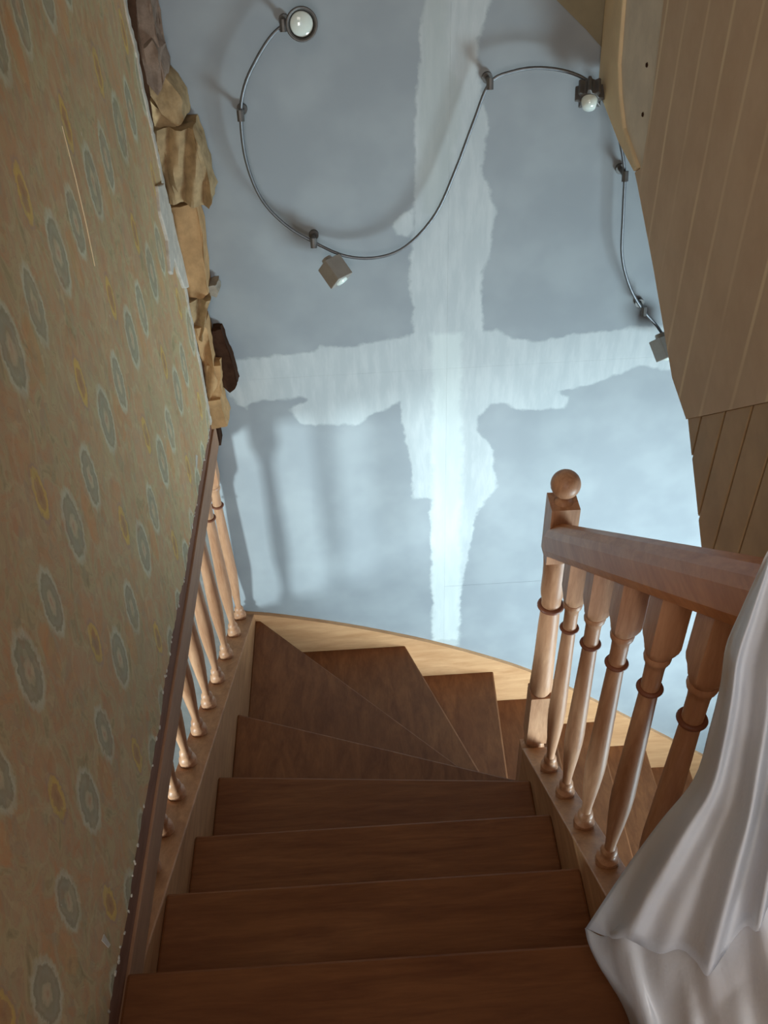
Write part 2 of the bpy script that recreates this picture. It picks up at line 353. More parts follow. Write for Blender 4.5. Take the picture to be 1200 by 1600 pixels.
SHEET_A = [[(0.788, -0.128, 1.048), (0.789, -0.13, 1.053), (0.79, -0.132, 1.057), (0.791, -0.133, 1.061), (0.792, -0.135, 1.065), (0.793, -0.137, 1.07), (0.793, -0.139, 1.074), (0.796, -0.145, 1.088), (0.797, -0.151, 1.101), (0.799, -0.158, 1.114), (0.8, -0.165, 1.127), (0.801, -0.171, 1.14), (0.802, -0.178, 1.153)], [(0.791, -0.116, 0.999), (0.792, -0.121, 1.004), (0.788, -0.133, 1.017), (0.792, -0.132, 1.015), (0.794, -0.134, 1.018), (0.795, -0.138, 1.024), (0.795, -0.145, 1.03), (0.796, -0.154, 1.043), (0.803, -0.154, 1.053), (0.804, -0.16, 1.069), (0.801, -0.175, 1.089), (0.807, -0.174, 1.098), (0.807, -0.187, 1.119)], [(0.793, -0.106, 0.945), (0.793, -0.114, 0.951), (0.786, -0.136, 0.973), (0.793, -0.133, 0.966), (0.796, -0.137, 0.967), (0.798, -0.142, 0.974), (0.797, -0.152, 0.982), (0.797, -0.163, 0.995), (0.807, -0.159, 1.002), (0.809, -0.165, 1.021), (0.802, -0.185, 1.048), (0.812, -0.179, 1.054), (0.812, -0.197, 1.083)], [(0.794, -0.099, 0.885), (0.794, -0.111, 0.893), (0.784, -0.14, 0.924), (0.793, -0.136, 0.913), (0.797, -0.141, 0.913), (0.799, -0.148, 0.922), (0.798, -0.161, 0.932), (0.798, -0.175, 0.945), (0.81, -0.166, 0.949), (0.812, -0.173, 0.971), (0.804, -0.196, 1.004), (0.816, -0.185, 1.009), (0.817, -0.207, 1.046)], [(0.803, -0.096, 0.82), (0.803, -0.111, 0.83), (0.788, -0.146, 0.871), (0.799, -0.142, 0.856), (0.802, -0.149, 0.856), (0.804, -0.156, 0.866), (0.802, -0.171, 0.878), (0.801, -0.188, 0.891), (0.814, -0.176, 0.893), (0.816, -0.182, 0.919), (0.805, -0.209, 0.958), (0.82, -0.194, 0.962), (0.821, -0.219, 1.008)], [(0.81, -0.091, 0.737), (0.809, -0.11, 0.751), (0.792, -0.151, 0.804), (0.803, -0.148, 0.787), (0.806, -0.157, 0.789), (0.809, -0.164, 0.801), (0.805, -0.182, 0.817), (0.803, -0.201, 0.831), (0.818, -0.187, 0.833), (0.82, -0.192, 0.864), (0.807, -0.222, 0.909), (0.823, -0.204, 0.913), (0.826, -0.232, 0.969)], [(0.814, -0.087, 0.633), (0.812, -0.109, 0.653), (0.794, -0.155, 0.721), (0.805, -0.154, 0.705), (0.808, -0.166, 0.711), (0.812, -0.174, 0.727), (0.808, -0.195, 0.747), (0.804, -0.216, 0.765), (0.821, -0.2, 0.767), (0.822, -0.204, 0.804), (0.808, -0.236, 0.857), (0.826, -0.216, 0.862), (0.83, -0.246, 0.928)], [(0.798, -0.071, 0.511), (0.799, -0.099, 0.54), (0.783, -0.151, 0.625), (0.797, -0.155, 0.611), (0.802, -0.171, 0.623), (0.808, -0.18, 0.645), (0.805, -0.204, 0.671), (0.802, -0.23, 0.692), (0.821, -0.213, 0.697), (0.823, -0.217, 0.742), (0.808, -0.25, 0.802), (0.828, -0.229, 0.809), (0.834, -0.26, 0.887)], [(0.779, -0.051, 0.346), (0.785, -0.086, 0.39), (0.773, -0.144, 0.497), (0.789, -0.153, 0.491), (0.796, -0.174, 0.513), (0.805, -0.186, 0.544), (0.804, -0.214, 0.58), (0.801, -0.244, 0.608), (0.821, -0.227, 0.618), (0.823, -0.231, 0.673), (0.809, -0.266, 0.743), (0.829, -0.244, 0.755), (0.838, -0.276, 0.844)], [(0.754, -0.032, 0.132), (0.767, -0.074, 0.198), (0.761, -0.137, 0.333), (0.78, -0.153, 0.341), (0.79, -0.179, 0.379), (0.802, -0.193, 0.424), (0.803, -0.226, 0.473), (0.8, -0.26, 0.511), (0.821, -0.242, 0.53), (0.824, -0.246, 0.599), (0.809, -0.283, 0.68), (0.83, -0.26, 0.697), (0.842, -0.293, 0.8)]]
SHEET_B = [[(0.754, -0.032, 0.132), (0.769, -0.069, 0.186), (0.77, -0.11, 0.32), (0.784, -0.134, 0.345), (0.792, -0.164, 0.39), (0.807, -0.175, 0.427), (0.81, -0.206, 0.469), (0.807, -0.24, 0.504), (0.823, -0.229, 0.539), (0.827, -0.233, 0.607), (0.819, -0.263, 0.669), (0.832, -0.248, 0.706), (0.847, -0.279, 0.801)], [(0.756, -0.052, 0.124), (0.769, -0.088, 0.177), (0.767, -0.13, 0.307), (0.783, -0.151, 0.329), (0.792, -0.179, 0.372), (0.804, -0.194, 0.416), (0.81, -0.22, 0.452), (0.809, -0.252, 0.488), (0.823, -0.246, 0.527), (0.829, -0.25, 0.586), (0.822, -0.278, 0.648), (0.834, -0.27, 0.689), (0.849, -0.3, 0.782)], [(0.766, -0.077, 0.111), (0.775, -0.111, 0.164), (0.771, -0.152, 0.291), (0.787, -0.17, 0.31), (0.796, -0.195, 0.351), (0.805, -0.214, 0.404), (0.812, -0.236, 0.434), (0.813, -0.265, 0.471), (0.824, -0.264, 0.515), (0.831, -0.267, 0.564), (0.826, -0.294, 0.626), (0.835, -0.291, 0.673), (0.85, -0.32, 0.763)], [(0.779, -0.101, 0.101), (0.784, -0.132, 0.153), (0.776, -0.174, 0.277), (0.792, -0.189, 0.291), (0.801, -0.212, 0.331), (0.806, -0.233, 0.392), (0.815, -0.251, 0.416), (0.817, -0.277, 0.455), (0.825, -0.282, 0.504), (0.834, -0.284, 0.543), (0.83, -0.309, 0.605), (0.836, -0.313, 0.657), (0.851, -0.34, 0.743)], [(0.793, -0.129, 0.092), (0.794, -0.157, 0.143), (0.782, -0.199, 0.263), (0.797, -0.21, 0.274), (0.806, -0.23, 0.312), (0.807, -0.254, 0.381), (0.818, -0.267, 0.399), (0.821, -0.291, 0.438), (0.826, -0.3, 0.492), (0.837, -0.302, 0.522), (0.834, -0.325, 0.583), (0.837, -0.334, 0.641), (0.852, -0.36, 0.724)], [(0.802, -0.161, 0.08), (0.8, -0.187, 0.13), (0.785, -0.226, 0.248), (0.801, -0.234, 0.255), (0.81, -0.25, 0.291), (0.807, -0.276, 0.369), (0.82, -0.285, 0.381), (0.825, -0.305, 0.421), (0.827, -0.318, 0.481), (0.839, -0.32, 0.501), (0.838, -0.341, 0.562), (0.838, -0.355, 0.626), (0.853, -0.379, 0.706)], [(0.801, -0.191, 0.062), (0.797, -0.214, 0.113), (0.781, -0.252, 0.229), (0.798, -0.256, 0.232), (0.808, -0.27, 0.268), (0.804, -0.297, 0.355), (0.82, -0.302, 0.361), (0.826, -0.319, 0.403), (0.826, -0.337, 0.469), (0.841, -0.337, 0.479), (0.841, -0.357, 0.539), (0.839, -0.376, 0.611), (0.854, -0.399, 0.687)], [(0.797, -0.222, 0.043), (0.791, -0.241, 0.095), (0.775, -0.278, 0.209), (0.794, -0.279, 0.209), (0.806, -0.29, 0.243), (0.799, -0.319, 0.341), (0.818, -0.32, 0.341), (0.828, -0.333, 0.384), (0.825, -0.355, 0.457), (0.843, -0.355, 0.456), (0.844, -0.373, 0.517), (0.84, -0.396, 0.596), (0.856, -0.419, 0.668)]]


# ------------------------------------------------------------ room shell
def shell(name, boxes, mat, label=None):
    bm = bmesh.new()
    for b in boxes: box(bm, *b)
    return obj(name, bm, mat, kind='structure', label=label)
def sdf(P, poly):
    poly = np.array(poly); n = len(poly); d = np.full(len(P), 1e9); ins = np.zeros(len(P), bool)
    for i in range(n):
        a, b = poly[i], poly[(i+1) % n]; ab = b-a; ap = P-a
        tt = np.clip((ap@ab)/max(ab@ab, 1e-12), 0, 1)
        d = np.minimum(d, np.hypot(*(ap-tt[:, None]*ab).T))
        c = (a[1] > P[:, 1]) != (b[1] > P[:, 1])
        with np.errstate(divide='ignore', invalid='ignore'):
            xi = (b[0]-a[0])*(P[:, 1]-a[1])/(b[1]-a[1]) + a[0]
        ins ^= c & (P[:, 0] < xi)
    return np.where(ins, d, -d)
wall_back = shell('wall_back', [(-2.4, 3.4, YW+.0135, YW+.12, LOW, 2.6)], M['paint'], 'back wall of the stairwell behind the plasterboard')
def plasterboard(x0, x1, z0, z1, step, label):
    nx = max(2, int((x1-x0)/step)+1); nz = max(2, int((z1-z0)/step)+1)
    X = np.linspace(x0, x1, nx); Z = np.linspace(z0, z1, nz); XX, ZZ = np.meshgrid(X, Z)
    P2 = np.stack([XX.ravel(), ZZ.ravel()], 1)
    v = [(a, YW, b) for a, b in P2]; n0 = len(v)
    f = [(j*nx+i, j*nx+i+1, (j+1)*nx+i+1, (j+1)*nx+i) for j in range(nz-1) for i in range(nx-1)]
    # thickness: a rim and a back
    c = [0, nx-1, nz*nx-1, (nz-1)*nx]
    v += [(v[k][0], YW+.0125, v[k][2]) for k in c]
    edges = [[i for i in range(nx)], [j*nx+nx-1 for j in range(nz)], [nz*nx-1-i for i in range(nx)], [(nz-1-j)*nx for j in range(nz)]]
    for k, e in enumerate(edges): f.append(tuple([n0+k] + e + [n0+(k+1) % 4]))
    f.append((n0, n0+3, n0+2, n0+1))
    me = bpy.data.meshes.new('plasterboard'); me.from_pydata(v, [], f); me.update()
    PA = np.concatenate([P2, P2[c]])
    for nm, polys in (('cross', (FILL_CROSS, FILL_DAB)), ('tape', (FILL_TAPE,)), ('edge', (FILL_EDGE,))):
        s_ = np.max([sdf(PA, q) for q in polys], axis=0)
        at = me.attributes.new(nm, 'FLOAT', 'POINT'); at.data.foreach_set('value', s_.astype(np.float32))
    me.materials.append(M['board_wall'])
    o = bpy.data.objects.new('plasterboard', me); C.objects.link(o); place(o, wall_back)
    o['label'] = label
plasterboard(-.10, .7034, .0932, 2.5, .010, 'upper left grey plasterboard sheet')
plasterboard(.7036, 2.0, .0932, 2.5, .010, 'upper right grey plasterboard sheet')
plasterboard(-.10, .7034, -1.35, .0930, .008, 'lower left grey plasterboard sheet')
plasterboard(.7036, 2.0, -.8395, .0930, .008, 'lower right grey plasterboard sheet')
plasterboard(.7036, 2.0, -2.6, -.8402, .012, 'bottom right darker plasterboard sheet')
bm = bmesh.new(); prism(bm, SCRAP, 1, YW-.004, YW)
obj('wallpaper_remnant', bm, M['scrap'], wall_back, label='tan remnant of old wallpaper in the top corner')

# left wall: thin papered partition above the stair, torn off along its bottom and far edge
def torn(pts, amp, step=.012, seed=1):
    rnd = random.Random(seed); out = []
    for a, b in zip(pts, pts[1:]):
        a = Vector(a); b = Vector(b); n = max(1, int((b-a).length/step))
        nn = Vector((-(b-a).y, (b-a).x)).normalized()
        for k in range(n):
            p_ = a+(b-a)*k/n; o_ = noise.noise(Vector((p_.x*14+seed, p_.y*14, 0)))*amp + rnd.uniform(-.25, .25)*amp
            out.append(tuple(p_+nn*o_))
    out.append(tuple(pts[-1])); return out
bottom = torn([(-2.9, .056), (-.3, .075), (.05, .056), (.5, .050), (.75, .052), (.86, .044), (1.4, .034), (1.535, .028)], .014, seed=3)
side = torn([(1.535, .028), (1.545, .3), (1.548, .6), (1.52, .9), (1.512, 1.138), (1.51, 1.5), (1.51, 2.55)], .010, seed=5)
bm = bmesh.new(); prism(bm, bottom + side[1:] + [(-2.9, 2.55)], 0, -.022, 0.0)
wall_left = obj('wall_left', bm, M['wallpaper'], kind='structure', label='left wall in retro ochre wallpaper with grey-blue medallions')
def off(pts, d):   # shift a torn line
    return [(a+d[0], b+d[1]) for a, b in pts]
# bare plaster edge showing beside the torn paper
e1 = side[:int(len(side)*.75)]
bm = bmesh.new(); rnd = random.Random(2)
outer = [(a+.012+rnd.uniform(-.004, .006), b) for a, b in e1]
prism(bm, [(a-.006, b) for a, b in e1] + outer[::-1], 0, -.020, .0035)
obj('plaster_edge', bm, M['plaster'], wall_left, label='pale bare plaster edge of the torn wall')
bm = bmesh.new(); prism(bm, torn(PLASTER_TONGUE + [PLASTER_TONGUE[0]], .004, seed=9)[:-1], 0, -.01, .008)
obj('plaster_patch', bm, M['plaster'], wall_left, bevel=.003, label='white dripping tongue of plaster on the torn edge')
def lump(bm, c, r, seed):
    m = bmesh.ops.create_icosphere(bm, subdivisions=1, radius=1)
    for v in m['verts']:
        k = 1+.45*noise.noise(v.co*2+Vector((seed, 0, 0)))
        v.co = Vector(c)+Vector((v.co.x*r[0], v.co.y*r[1], v.co.z*r[2]))*k
bm = bmesh.new(); rnd = random.Random(11)
for k in range(46):
    y = rnd.uniform(-.15, 1.5); b = interp([q[0] for q in bottom], [q[1] for q in bottom], y)
    lump(bm, (.001, y, b+rnd.uniform(-.003, .008)), (.002, rnd.uniform(.002, .005), rnd.uniform(.002, .007)), k*3.1)
obj('plaster_crumb', bm, M['plaster'], wall_left, kind='stuff', label='white plaster crumbs along the torn bottom edge')
# scratches that bare the plaster
for k, q in enumerate(([(.858, 1.10), (.859, 1.02), (.852, .94), (.838, .87), (.836, .87), (.849, .94), (.856, 1.02)],
                       [(-.018, .165), (-.012, .125), (-.004, .118), (-.006, .160)],
                       [(1.27, .12), (1.245, .10), (1.25, .085), (1.29, .10)])):
    bm = bmesh.new(); prism(bm, q, 0, -.001, .0012)
    obj('scratch', bm, M['plaster'] if k else M['trim_tan'], wall_left)
# broken bricks that stick out of the wall end
def brick(q, mat, y0, y1, seed, grooves=0, label=None, subdiv=2):
    bm = bmesh.new(); prism(bm, q, 1, y0, y1)
    bmesh.ops.triangulate(bm, faces=[f for f in bm.faces if len(f.verts) > 4])
    bmesh.ops.subdivide_edges(bm, edges=bm.edges[:], cuts=subdiv+2, use_grid_fill=True)
    cx = sum(a for a, b in q)/len(q)
    for v in bm.verts:
        n_ = noise.noise_vector(v.co*26+Vector((seed, seed*2, 0)))
        v.co += n_*.006 + noise.noise_vector(v.co*70)*.0022
        if grooves: v.co.y += .012*math.sin((v.co.x-v.co.z*.25)*grooves)*(1 if v.co.y < (y0+y1)/2 else 0)
    o = obj('brick', bm, mat, wall_left, smooth=True, label=label)
    md = o.modifiers.new('edges', 'EDGE_SPLIT'); md.split_angle = math.radians(50)
    return o
brick(BRICK_TOP, M['clay_c'], 1.55, 1.645, 1, 0, 'greyish crumbling brick at the top')
brick(BRICK_PINK, M['clay_c'], 1.53, 1.6, 2, 0, 'pinkish brick fragment')
brick(BRICK_A, M['clay_b'], 1.56, 1.65, 3, 0, 'tan slanting brick fragment')
brick(BRICK_A2, M['clay_b'], 1.57, 1.65, 4)
brick(BRICK_B, M['clay_b'], 1.55, 1.65, 5, 130, 'large tan hollow brick with folded grooves', 4)
brick(BRICK_C, M['clay'], 1.57, 1.65, 6, 0, 'smooth orange brick')
brick(BRICK_D, M['clay_b'], 1.56, 1.645, 7, 150, 'splintered brick', 3)
brick(BRICK_E, M['clay'], 1.56, 1.64, 8, 110, None, 3)
brick(BRICK_F, M['clay'], 1.56, 1.64, 9)
brick(BRICK_G, M['clay'], 1.55, 1.645, 10, 0, 'lowest orange brick with a flat broken foot')
brick(DARK_H, M['hole'], 1.61, 1.652, 12, 0, 'dark brick against the back wall')
brick(FOAM, M['plaster_dim'], 1.60, 1.65, 13, 0, 'white blob of mortar')
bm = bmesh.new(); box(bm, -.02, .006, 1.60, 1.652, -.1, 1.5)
obj('gap_shade_backing', bm, M['hole'], wall_left)  # dark box whose colour stands in for shade in gaps between the bricks
# timber below the paper
bm = bmesh.new(); box(bm, -.030, -.002, -1.0, 1.56, -.006, .075)
obj('beam', bm, M['beam'], wall_left, bevel=.002, label='dark brown timber bared under the torn wallpaper')
bm = bmesh.new(); box(bm, -.020, .004, -.10, 1.585, -.084, -.004)
obj('edge_board', bm, M['board'], wall_left, bevel=.002, label='tan edge board under the brown timber')

# right wall: striped paper above, plank dado below, cut off diagonally over the lower flight
XR = 1.06
bm = bmesh.new(); prism(bm, RW_MAIN + [(-.6, 1.652), (-.6, 2.55), (1.23, 2.55)], 0, XR, XR+.07)
wall_right = obj('wall_right', bm, M['stripes'], kind='structure', label='right wall in tan wallpaper with thin pale stripes')
bm = bmesh.new(); prism(bm, RW_WHITE + [(1.24, 2.55), (1.53, 2.55)], 0, XR+.004, XR+.07)
obj('bare_plaster', bm, M['trim_white'], wall_right, bevel=.003, label='bare whitish plaster strip tapering to a point')
pts = [(min(a, YW-.002), b) for a, b in RW_TAN]
bm = bmesh.new(); prism(bm, [(pts[0][0]-.01, 2.55)] + pts + [(1.52, 2.55)], 0, XR-.004, XR+.05)
obj('corner_trim', bm, M['trim_tan'], wall_right, bevel=.004, label='cream curved edge strip beside the back wall')
for yy, zz in ((1.29, 1.02), (1.27, .93)):
    bm = bmesh.new(); lump(bm, (XR+.003, yy, zz), (.003, .005, .005), yy*9)
    obj('nail_hole', bm, M['hole'], wall_right)
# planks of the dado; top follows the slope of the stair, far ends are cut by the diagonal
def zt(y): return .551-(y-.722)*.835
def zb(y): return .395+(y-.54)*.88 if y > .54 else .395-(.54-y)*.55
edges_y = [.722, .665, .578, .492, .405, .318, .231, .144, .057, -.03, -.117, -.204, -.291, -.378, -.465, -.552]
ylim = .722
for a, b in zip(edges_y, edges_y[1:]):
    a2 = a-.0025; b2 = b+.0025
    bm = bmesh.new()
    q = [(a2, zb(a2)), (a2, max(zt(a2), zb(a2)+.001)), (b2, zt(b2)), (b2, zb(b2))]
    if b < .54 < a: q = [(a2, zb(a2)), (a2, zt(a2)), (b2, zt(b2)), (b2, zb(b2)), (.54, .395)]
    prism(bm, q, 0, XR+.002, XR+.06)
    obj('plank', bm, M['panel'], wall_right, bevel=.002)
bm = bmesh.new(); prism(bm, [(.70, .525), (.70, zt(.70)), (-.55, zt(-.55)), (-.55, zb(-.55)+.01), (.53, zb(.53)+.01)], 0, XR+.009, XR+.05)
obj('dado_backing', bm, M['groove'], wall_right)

# rest of the rooms (outside the frame): landing, left room, lower hall
floor = shell('floor', [(-2.4, 3.4, -3.0, YW, LOW-.1, LOW)], M['floor'])
shell('ceiling', [(-2.4, 3.4, -3.0, YW+.1, 2.6, 2.7)], M['paint'])
bm = bmesh.new(); box(bm, -.022, 3.4, -3.0, -.235, -.02, .19)
tag(obj('floor_landing', bm, M['floor'], label='upper landing floor'), kind='structure')
bm = bmesh.new()
for b in ((-2.4, -.4, -3.1, -3.0, LOW, 2.6), (1.8, 3.4, -3.1, -3.0, LOW, 2.6), (-.4, 1.8, -3.1, -3.0, LOW, .8), (-.4, 1.8, -3.1, -3.0, 2.2, 2.6)): box(bm, *b)
tag(obj('wall_front', bm, M['paint_dim']), kind='structure')
bm = bmesh.new()
for b in ((-2.5, -2.4, -3.1, -1.3, LOW, 2.6), (-2.5, -2.4, -.2, YW+.1, LOW, 2.6), (-2.5, -2.4, -1.3, -.2, LOW, -.9), (-2.5, -2.4, -1.3, -.2, .4, 2.6)): box(bm, *b)
tag(obj('wall_far_left', bm, M['paint']), kind='structure')
bm = bmesh.new()
for b in ((3.4, 3.5, -3.1, .1, LOW, 2.6), (3.4, 3.5, 1.5, YW+.1, LOW, 2.6), (3.4, 3.5, .1, 1.5, LOW, -1.6), (3.4, 3.5, .1, 1.5, .3, 2.6)): box(bm, *b)
tag(obj('wall_far_right', bm, M['paint']), kind='structure')

# ------------------------------------------------------------ staircase
stair = empty('staircase', (.4, 0, 0), label='brown wooden winder staircase turning right as it goes down along the back wall', cat='staircase')
NL = [0, G, 2*G, .742, 1.087, YB]         # nosing meets the left string
def tread_poly(k):
    p = lambda x, y: (x, y)
    if k == 0: return [p(-.0, 0), p(W, 0), p(W, -G-.03), p(.0, -G-.03)]
    if k in (1, 2): return [p(0, k*G), p(W, k*G), p(W, (k-1)*G-.03), p(0, (k-1)*G-.03)]
    if k == 3: return [p(0, .742), p(W, .672), p(W, 2*G-.03), p(0, 2*G-.03)]
    if k == 4: return [p(0, 1.087), p(W, .792), p(W, .672), p(W, .642), p(0, .712)]
    if k == 5: return [p(0, YB), p(.009, YB), p(.846, .809), p(W, .79), p(W, .76), p(0, 1.05)]
    if k == 6: return [p(0, YB), p(.549, YB), p(.850, .858), p(.846, .80), p(.80, .80), p(0, 1.60)]
    if k == 7: return [p(.50, YB), p(.902, YB), p(.880, .858), p(.842, .842), p(.82, .84)]
    x1 = 1.133+(k-8)*.2312
    x0 = .875 if k == 8 else x1-.2312-.03
    return [p(x0, YB), p(x1, YB), p(x1, .87), p(x0, .87)]
NT_ = 14
labels = {4: 'kite-shaped brown winder tread', 5: 'large corner winder tread', 6: 'winder tread meeting the back wall', 7: 'last winder tread by the newel'}
for k in range(NT_):
    q = tread_poly(k); bm = bmesh.new(); z = -k*R_
    prism(bm, q, 2, z-.030, z)
    obj('tread', bm, M['tread'] if k < 4 else M['tread_y'], stair, bevel=.006, label=labels.get(k))
def riser(k, a, b):
    """board standing under the front edge of tread k, set back from it"""
    a = Vector((*a, 0)); b = Vector((*b, 0)); d = (b-a).normalized(); n_ = Vector((d.y, -d.x, 0))
    if k < 8 and n_.y > 0 and abs(d.x) > .5: n_ = -n_
    bm = bmesh.new(); z1 = -k*R_-.030; z0 = -(k+1)*R_
    A = a+n_*.022; B = b+n_*.022
    prism(bm, [(A.x, A.y), (B.x, B.y), (B.x+n_.x*.012, B.y+n_.y*.012), (A.x+n_.x*.012, A.y+n_.y*.012)], 2, z0, z1)
    obj('riser', bm, M['riser'], stair)
for k in (0, 1, 2): riser(k, (0.002, k*G), (W, k*G))
riser(3, (0.002, .742), (W, .672)); riser(4, (0.002, 1.087), (W-.01, .80))
for k, a, b in ((5, (.012, YB), (.84, .82)), (6, (.549, YB), (.850, .858)), (7, (.902, YB-.002), (.88, .87))):
    a_ = Vector((*a, 0)); b_ = Vector((*b, 0)); d = (b_-a_).normalized(); n_ = Vector((d.y, -d.x, 0))
    if n_.x > 0: n_ = -n_
    bm = bmesh.new(); A = a_+n_*.02; B = b_+n_*.02
    if A.y > YB: A -= d*((A.y-YB)/d.y)
    A2 = A+n_*.012
    if A2.y > YB: A2 -= d*((A2.y-YB)/d.y)
    B2 = B+n_*.012
    prism(bm, [(A.x, A.y), (B.x, B.y), (B2.x, B2.y), (A2.x, A2.y)], 2, -(k+1)*R_, -k*R_-.03)
    obj('riser', bm, M['riser'], stair)
for k in range(8, NT_):
    x1 = 1.133+(k-8)*.2312
    bm = bmesh.new(); box(bm, x1-.034, x1-.022, .87, YB, -(k+1)*R_, -k*R_-.03)
    obj('riser', bm, M['riser'], stair)
# left string
def ztopL(y): return -.065-.515*y
ys = np.linspace(.02, YB, 24)
q = [(float(y), min(ztopL(y), -.088)) for y in ys] + [(float(y), min(ztopL(y)-.33, -.36) ) for y in ys[::-1]]
bm = bmesh.new(); prism(bm, q, 0, -.075, 0)
obj('left_string', bm, M['string'], stair, bevel=.003, label='lighter tan left string under the balusters')
# right string
bm = bmesh.new(); yy = .79
prism(bm, [(-.35, .05+.82*.35), (yy, .05-.82*yy), (yy, .05-.82*yy-.42), (-.35, .05+.82*.35-.42)], 0, W, .902)
obj('right_string', bm, M['string'], stair, bevel=.003, label='tan right string carrying the near balusters')
# string along the back wall
SX = [-.05, .238, .474, .72, 1.056, 1.312, 1.822, 2.6]; SZ = [-.895, -.973, -1.056, -1.16, -1.341, -1.545, -1.977, -2.62]
xs = np.linspace(-.075, 2.6, 60)
def zs(x): return float(np.interp(x, SX, SZ))
sm = [np.mean([zs(x+d) for d in (-.12, -.06, 0, .06, .12)]) for x in xs]
q = list(zip([float(x) for x in xs], sm)) + [(float(x), max(z-.40, LOW+.001)) for x, z in list(zip(xs, sm))[::-1]]
bm = bmesh.new(); prism(bm, q, 1, YB-.012, YW-.0005)
obj('wall_string', bm, M['string_x'], stair, label='pale curved string along the back wall')
# outer string of the lower flight
q = [(.93, -1.30), (2.6, -1.30-.822*1.67), (2.6, -1.62-.822*1.67), (.93, -1.62)]
bm = bmesh.new(); prism(bm, [(a, max(b, LOW+.001)) for a, b in q], 1, .83, .868)
obj('lower_string', bm, M['string_x'], stair, bevel=.003)

# ------------------------------------------------------------ balustrades
def baluster_bm(H=.79, tilt=0):
    bm = bmesh.new()
    lathe(bm, [(.019, 0), (.0215, .006), (.0225, .018), (.0215, .030), (.015, .036), (.0135, .042), (.0165, .050), (.0155, .058), (.0105, .064),
               (.0105, .080), (.0125, .110), (.0165, .160), (.0198, .215), (.0205, .250), (.0195, .30), (.0175, .40), (.0155, .50), (.0148, .538), (.0148, .560), (.0150, .600), (.0165, .612), (.020, .618), (.021, .624), (.019, .630)], 18)
    # square head with a turned lower end
    n = 18; a = .0225
    def ringq(z, f, r):
        out = []
        for k in range(n):
            th = 2*PI*k/n+PI/4*0; c, s_ = math.cos(th), math.sin(th)
            m = max(abs(c), abs(s_)); sq = (a*c/m, a*s_/m); ci = (r*c, r*s_)
            out.append(bm.verts.new((sq[0]*f+ci[0]*(1-f), sq[1]*f+ci[1]*(1-f), z)))
        return out
    n = 24
    rs = [ringq(.630, 0, .018), ringq(.640, .35, .021), ringq(.652, .8, .0225), ringq(.662, 1, .0225), ringq(H, 1, .0225)]
    for p_, q_ in zip(rs, rs[1:]):
        for k in range(n): bm.faces.new((p_[k], p_[(k+1) % n], q_[(k+1) % n], q_[k]))
    bm.faces.new(rs[0][::-1]); bm.faces.new(rs[-1])
    return bm
def ring_bm(r):
    bm = bmesh.new(); n = 24; m = 8
    V = [[bm.verts.new(((r+.0050*math.cos(2*PI*j/m))*math.cos(2*PI*i/n), (r+.0050*math.cos(2*PI*j/m))*math.sin(2*PI*i/n), .0042*math.sin(2*PI*j/m))) for j in range(m)] for i in range(n)]
    for i in range(n):
        for j in range(m): bm.faces.new((V[i][j], V[(i+1) % n][j], V[(i+1) % n][(j+1) % m], V[i][(j+1) % m]))
    return bm
ring0 = None
def add_ring(parent, x, y, z, scale=1.0):
    global ring0
    if ring0 is None:
        ring0 = obj('turned_ring', ring_bm(.0162), M['ring'], parent, loc=(x, y, z), smooth=True); r = ring0
    else:
        r = ring0.copy(); C.objects.link(r); place(r, parent, (x, y, z))
    r.scale = (scale, scale, scale)
def autosmooth(o):
    me = o.data
    for p_ in me.polygons: p_.use_smooth = True
    md = o.modifiers.new('edges', 'EDGE_SPLIT'); md.split_angle = math.radians(38)
XB = .869
right = empty('stair_balustrade', (XB, .8, -.62), label='right balustrade with ball-topped newel post and thick handrail beside the plastic sheet', cat='balustrade')
# right handrail
bm = bmesh.new()
prof = [(-.030, 0), (.030, 0), (.036, .020), (.036, .060), (.030, .078), (.016, .092), (0, .097), (-.016, .092), (-.030, .078), (-.036, .060), (-.036, .020)]
def rail(bm, x, y0, y1, zf):
    A = [bm.verts.new((x+px, y0, zf(y0)+pz)) for px, pz in prof]; B = [bm.verts.new((x+px, y1, zf(y1)+pz)) for px, pz in prof]
    bm.faces.new(A); bm.faces.new(B[::-1]); n = len(prof)
    for i in range(n): bm.faces.new((A[i], A[(i+1) % n], B[(i+1) % n], B[i]))
zr = lambda y: .805-.84*y
rail(bm, XB, -.13, .805, zr)
obj('handrail', bm, M['rail'], right, bevel=.003, label='thick rounded orange-brown handrail')
first = None
bs = []
for i, y in enumerate((.640, .492, .344, .196, .052)):
    if first is None:
        o = obj('baluster', baluster_bm(), M['turned'], right, loc=(XB, y, .05-.82*y-.004)); autosmooth(o); first = o
    else:
        o = first.copy(); C.objects.link(o); place(o, right, (XB, y, .05-.82*y-.004))
    add_ring(o, XB, y, .05-.82*y-.004+.549)
# newel post: square head, turned shaft, square foot block, turned drop
def newel(x, y, parent, zt_, zbot, label=None):
    bm = bmesh.new(); a = .031
    def sq(z0, z1, a):
        box(bm, -a, a, -a, a, z0, z1)
    sq(.11, zt_, a)
    lathe(bm, [(.027, -.02), (.024, -.035), (.0235, -.045), (.0235, -.072), (.025, -.12), (.0265, -.25), (.029, -.34), (.030, -.375), (.026, -.385), (.024, -.395)][::-1]
          + [(.0285, -.005), (.028, .05), (.029, .085), (.031, .105), (.030, .115)], 28)
    lathe(bm, [(.016, -.66), (.028, -.655), (.031, -.645), (.024, -.635), (.022, -.625), (.029, -.615), (.029, -.60), (.024, -.59)], 24)
    sq(-.595, -.392, .0275)
    sq(zbot, -.655, .033)
    o = obj('newel_post', bm, M['turned'], parent, loc=(x, y, 0), label=label); autosmooth(o)
    b = o.modifiers.new('bevel', 'BEVEL'); b.width = .004; b.segments = 1; b.limit_method = 'ANGLE'; b.angle_limit = math.radians(60)
    return o
